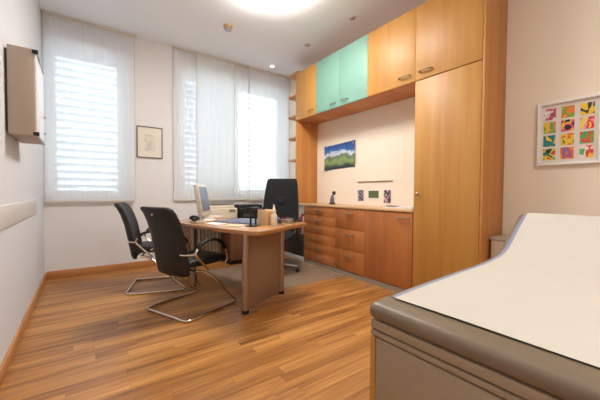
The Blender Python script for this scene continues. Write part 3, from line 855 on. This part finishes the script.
# ------------------------------------------------------------------ visitor chairs
def make_visitor(label, loc, rot):
    t = thing('visitor_chair', label, 'chair', loc, rot, 'black cantilever visitor chairs')
    # local x = forward (s), y = left; near side at y = -HW
    HW = .272
    R = .0125
    pts = []
    def side(y):
        yi = y*.90
        return [(.03, y, R), (.565, y, R), (.40, y*.985, .165), (.285, y*.93, .30), (.20, yi*.9, .365), (.12, yi*.86, .378)]
    L = side(HW); Rr = side(-HW)
    line = list(reversed(L)) + Rr
    line = [Vector(p) for p in line]
    line = [line[0]]+line[1:5]+[Vector((-.012, HW, R)), Vector((-.012, -HW, R))]+line[7:]
    MB().tube(fillet(line, .06, 6), R, 10).build('tube_frame', M['chrome'], t)
    MB().tube([(.13, -HW*.80, .378), (.13, HW*.80, .378)], .011, 8).build('cross_tube', M['chrome'], t)
    # seat
    rings = []
    prof = [(.05, .446, .18, .010), (.056, .447, .20, .026), (.10, .449, .21, .036), (.2, .446, .216, .038), (.32, .446, .22, .038), (.42, .448, .22, .038), (.48, .44, .216, .036), (.512, .428, .208, .026), (.52, .42, .19, .010)]
    for s, z, hw, th in prof:
        rings.append([Vector((s, u, z-.006+v)) for u, v in superring(hw, th, 5)])
    MB().loft(rings).build('seat', M['leather'], t, smooth=60)
    # backrest
    rings = []
    bp = [(.056, .342, .17, .008), (.054, .347, .19, .022), (.047, .38, .198, .028), (.032, .47, .202, .030), (.012, .58, .203, .030), (-.010, .69, .202, .030), (-.046, .80, .200, .030), (-.078, .87, .195, .032), (-.100, .905, .19, .033), (-.108, .92, .17, .024), (-.109, .925, .155, .008)]
    for s, z, hw, th in bp:
        ring = []
        for u, v in superring(hw, th, 5, 36):
            cur = .035*(u/.19)**2*(1 if z < .9 else .9)
            ring.append(Vector((s+cur-.02+v, u, z)))
        rings.append(ring)
    bk = MB().loft(rings).build('backrest', M['leather'], t, smooth=60)
    # bracket knobs on the back
    MB().lathe([(.012, 0), (.012, -.008), (.008, -.012), (.001, -.013)], (-.118, 0, .865), axis='x', n=16).build('back_button', M['chrome'], bk)
    for sg in (-1, 1):
        y = sg*.262
        pad = smoothpts([(.105, y, .575), (.135, y, .612), (.19, y, .633), (.26, y, .638), (.33, y, .622), (.385, y, .585), (.418, y, .535)], 5)
        m = MB(); rr = []
        ss = []
        for i, p in enumerate(pad):
            d = (pad[min(i+1, len(pad)-1)]-pad[max(i-1, 0)]).normalized(); n = Vector((-d.z, 0, d.x)); ss.append((p, n))
        for i, (p, n) in enumerate(ss):
            sc = .6 if i in (0, len(ss)-1) else 1
            rr.append([p+Vector((0, a*sc, 0))+n*(b*sc) for a, b in superring(.024, .013, 3, 16)])
        m.loft(rr); arm = m.build('armrest', M['leather'], t, smooth=60)
        # metal support: bracket - joint - lower strut, riser and front strut
        s = MB()
        s.tube([(.0, sg*.18, .535), (.02, sg*.24, .534), (.085, y, .53)], .009, 8)
        s.tube(smoothpts([(.108, y, .58), (.09, y, .55), (.088, y, .527), (.12, y, .485), (.18, sg*.255, .425), (.235, sg*.246, .372)]), .0095, 8)
        s.build('arm_support', M['chrome'], arm)
        s = MB()
        s.tube(smoothpts([(.418, y, .535), (.436, y, .48), (.438, sg*.258, .43), (.43, sg*.246, .40)]), .0085, 8)
        s.build('front_strut', M['chrome'], arm)
    return t
fA = math.radians(23.4)
A0 = Vector((.649, 2.428, 0)); fw = Vector((math.cos(fA), math.sin(fA), 0)); lf = Vector((-math.sin(fA), math.cos(fA), 0))
ca = make_visitor('black leather cantilever chair nearest the camera, back turned to us', A0+lf*.272+fw*.012, fA)
fB = math.radians(-17)
cb = dup(ca, (.412, 3.695, 0), fB, 'black leather cantilever chair near the back wall, seen from its side')

# ------------------------------------------------------------------ office chair
cx, cy = 2.03, 3.36
t = thing('office_chair', 'high-backed black swivel office chair behind the desk', 'chair', (cx, cy, 0), math.radians(222))
# local +x is forward (towards the desk)
rings = []
for s, z, hw, th in [(-.20, .50, .15, .012), (-.205, .505, .20, .03), (-.225, .58, .235, .036), (-.25, .68, .252, .036), (-.262, .80, .252, .034), (-.272, .92, .247, .032), (-.288, 1.04, .236, .03), (-.305, 1.14, .224, .03), (-.315, 1.205, .213, .03), (-.318, 1.23, .2, .022), (-.318, 1.238, .178, .008)]:
    rings.append([Vector((s+.04*(u/.25)**2+v, u, z)) for u, v in superring(hw, th, 6, 36)])
bk = MB().loft(rings).build('backrest', M['mesh_black'], t, smooth=60)
MB().lathe([(.05, -.222), (.045, -.215), (.002, -.212)], (-.008, 0, .93), axis='x', n=20).build('lumbar_disc', plain('dark_disc', (34, 36, 38), .5), bk)
rings = []
for s, z, hw, th in [(-.23, .49, .17, .01), (-.22, .49, .21, .03), (-.15, .485, .24, .042), (0, .483, .25, .045), (.14, .485, .25, .045), (.22, .475, .24, .04), (.26, .46, .21, .022), (.265, .455, .18, .008)]:
    rings.append([Vector((s, u, z+v)) for u, v in superring(hw, th, 4, 32)])
MB().loft(rings).build('seat', M['mesh_black'], t, smooth=60)
for sg in (-1, 1):
    arm = MB().box(-.12, .13, sg*.285-.03, sg*.285+.03, .655, .685, .01).build('armrest', M['black'], t)
    MB().tube(fillet([(0, sg*.20, .428), (0, sg*.285, .435), (0, sg*.285, .654)], .04), .016, 8).build('arm_post', M['black'], arm)
MB().box(-.09, .09, -.08, .08, .40, .437, .008).build('tilt_mechanism', M['black'], t)
MB().box(-.27, -.06, -.035, .035, .41, .436, .004).build('back_bracket', M['black'], t)
MB().box(-.275, -.25, -.03, .03, .41, .60, .004).build('back_post', M['black'], t)
MB().lathe([(.03, .13), (.03, .25), (.019, .252), (.019, .40)], n=18).build('gas_lift', M['steel'], t)
MB().lathe([(.045, .07), (.05, .08), (.05, .12), (.036, .129)], n=20).build('base_hub', M['alu'], t)
for k in range(5):
    a = math.radians(72*k+102)
    c, s_ = math.cos(a), math.sin(a)
    l = MB().tube([(c*.046, s_*.046, .10), (c*.17, s_*.17, .092), (c*.285, s_*.285, .076)], [.022, .019, .014], 10).build('base_leg', M['alu'], t)
    w = MB()
    for off in (-.017, .017):
        m = Matrix.Translation((c*.285, s_*.285, .0275)) @ Matrix.Rotation(a, 4, 'Z') @ Matrix.Translation((0, off, 0)) @ Matrix.Rotation(PI/2, 4, 'X')
        tb = bmesh.new(); bmesh.ops.create_cone(tb, cap_ends=True, segments=20, radius1=.026, radius2=.026, depth=.018); w._merge(tb, m)
    w.tube([(c*.285, s_*.285, .03), (c*.285, s_*.285, .074)], .008, 8)
    w.build('caster', M['black'], l)
# transparent chair mat
o = MB().box(1.30, 2.64, 2.71, 3.95, .0005, .0018).build('floor_mat', M['pvc'], smooth=0)
props(o, 'thin translucent plastic mat on the floor under the office chair', 'floor mat')

# ------------------------------------------------------------------ camera
cy_, sy_ = math.cos(math.radians(35.7)), math.sin(math.radians(35.7))
pt_ = math.radians(-1.5); ro = math.radians(.35)
fwd = Vector((sy_*math.cos(pt_), cy_*math.cos(pt_), math.sin(pt_)))
right = Vector((cy_, -sy_, 0)); up = right.cross(fwd)
r2 = right*math.cos(ro)+up*math.sin(ro); u2 = -right*math.sin(ro)+up*math.cos(ro)
cam = bpy.data.cameras.new('camera'); cam.sensor_width = 36; cam.lens = 18.0; cam.clip_start = .02
co = bpy.data.objects.new('camera', cam); COL.objects.link(co)
co.matrix_world = Matrix(((r2.x, u2.x, -fwd.x, 0), (r2.y, u2.y, -fwd.y, 0), (r2.z, u2.z, -fwd.z, 1.05), (0, 0, 0, 1)))
SC.camera = co

# ------------------------------------------------------------------ light
def area(name, loc, rot, sx, sy, power, col, spread=180):
    l = bpy.data.lights.new(name, 'AREA'); l.shape = 'RECTANGLE'; l.size = sx; l.size_y = sy
    l.energy = power; l.color = col; l.spread = math.radians(spread)
    o = bpy.data.objects.new(name, l); COL.objects.link(o); o.location = loc; o.rotation_euler = rot
    return o
# daylight outside the two windows
area('sky_light_window_1', (.1, 6.3, 4.9), (math.radians(-152+90), 0, 0), 1.6, 2.0, 185, (.86, .94, 1.0))
area('sky_light_window_2', (2.1, 6.3, 4.9), (math.radians(-152+90), 0, 0), 2.6, 2.0, 235, (.90, .95, 1.0))
# light of the visible ceiling lamp, and an unseen fill added near the camera end
def disk(name, loc, size, power, col):
    l = bpy.data.lights.new(name, 'AREA'); l.shape = 'DISK'; l.size = size; l.energy = power; l.color = col
    o = bpy.data.objects.new(name, l); COL.objects.link(o); o.location = loc
    return o
disk('ceiling_lamp_light', (1.5, 2.6, ZC-.14), .78, 31, (1, .99, .98))
disk('rear_fill_light', (1.0, -.9, ZC-.14), .78, 35, (1, .98, .945))
w = bpy.data.worlds.new('world'); SC.world = w; w.use_nodes = True
bg = w.node_tree.nodes['Background']; bg.inputs['Color'].default_value = (.86, .93, 1, 1); bg.inputs['Strength'].default_value = 2.5
SC.view_settings.view_transform = 'Standard'
SC.view_settings.look = 'None'
SC.view_settings.exposure = 0.1
SC.cycles.use_denoising = True
SC.cycles.max_bounces = 10; SC.cycles.diffuse_bounces = 6; SC.cycles.transparent_max_bounces = 16
SC.cycles.sample_clamp_indirect = 6
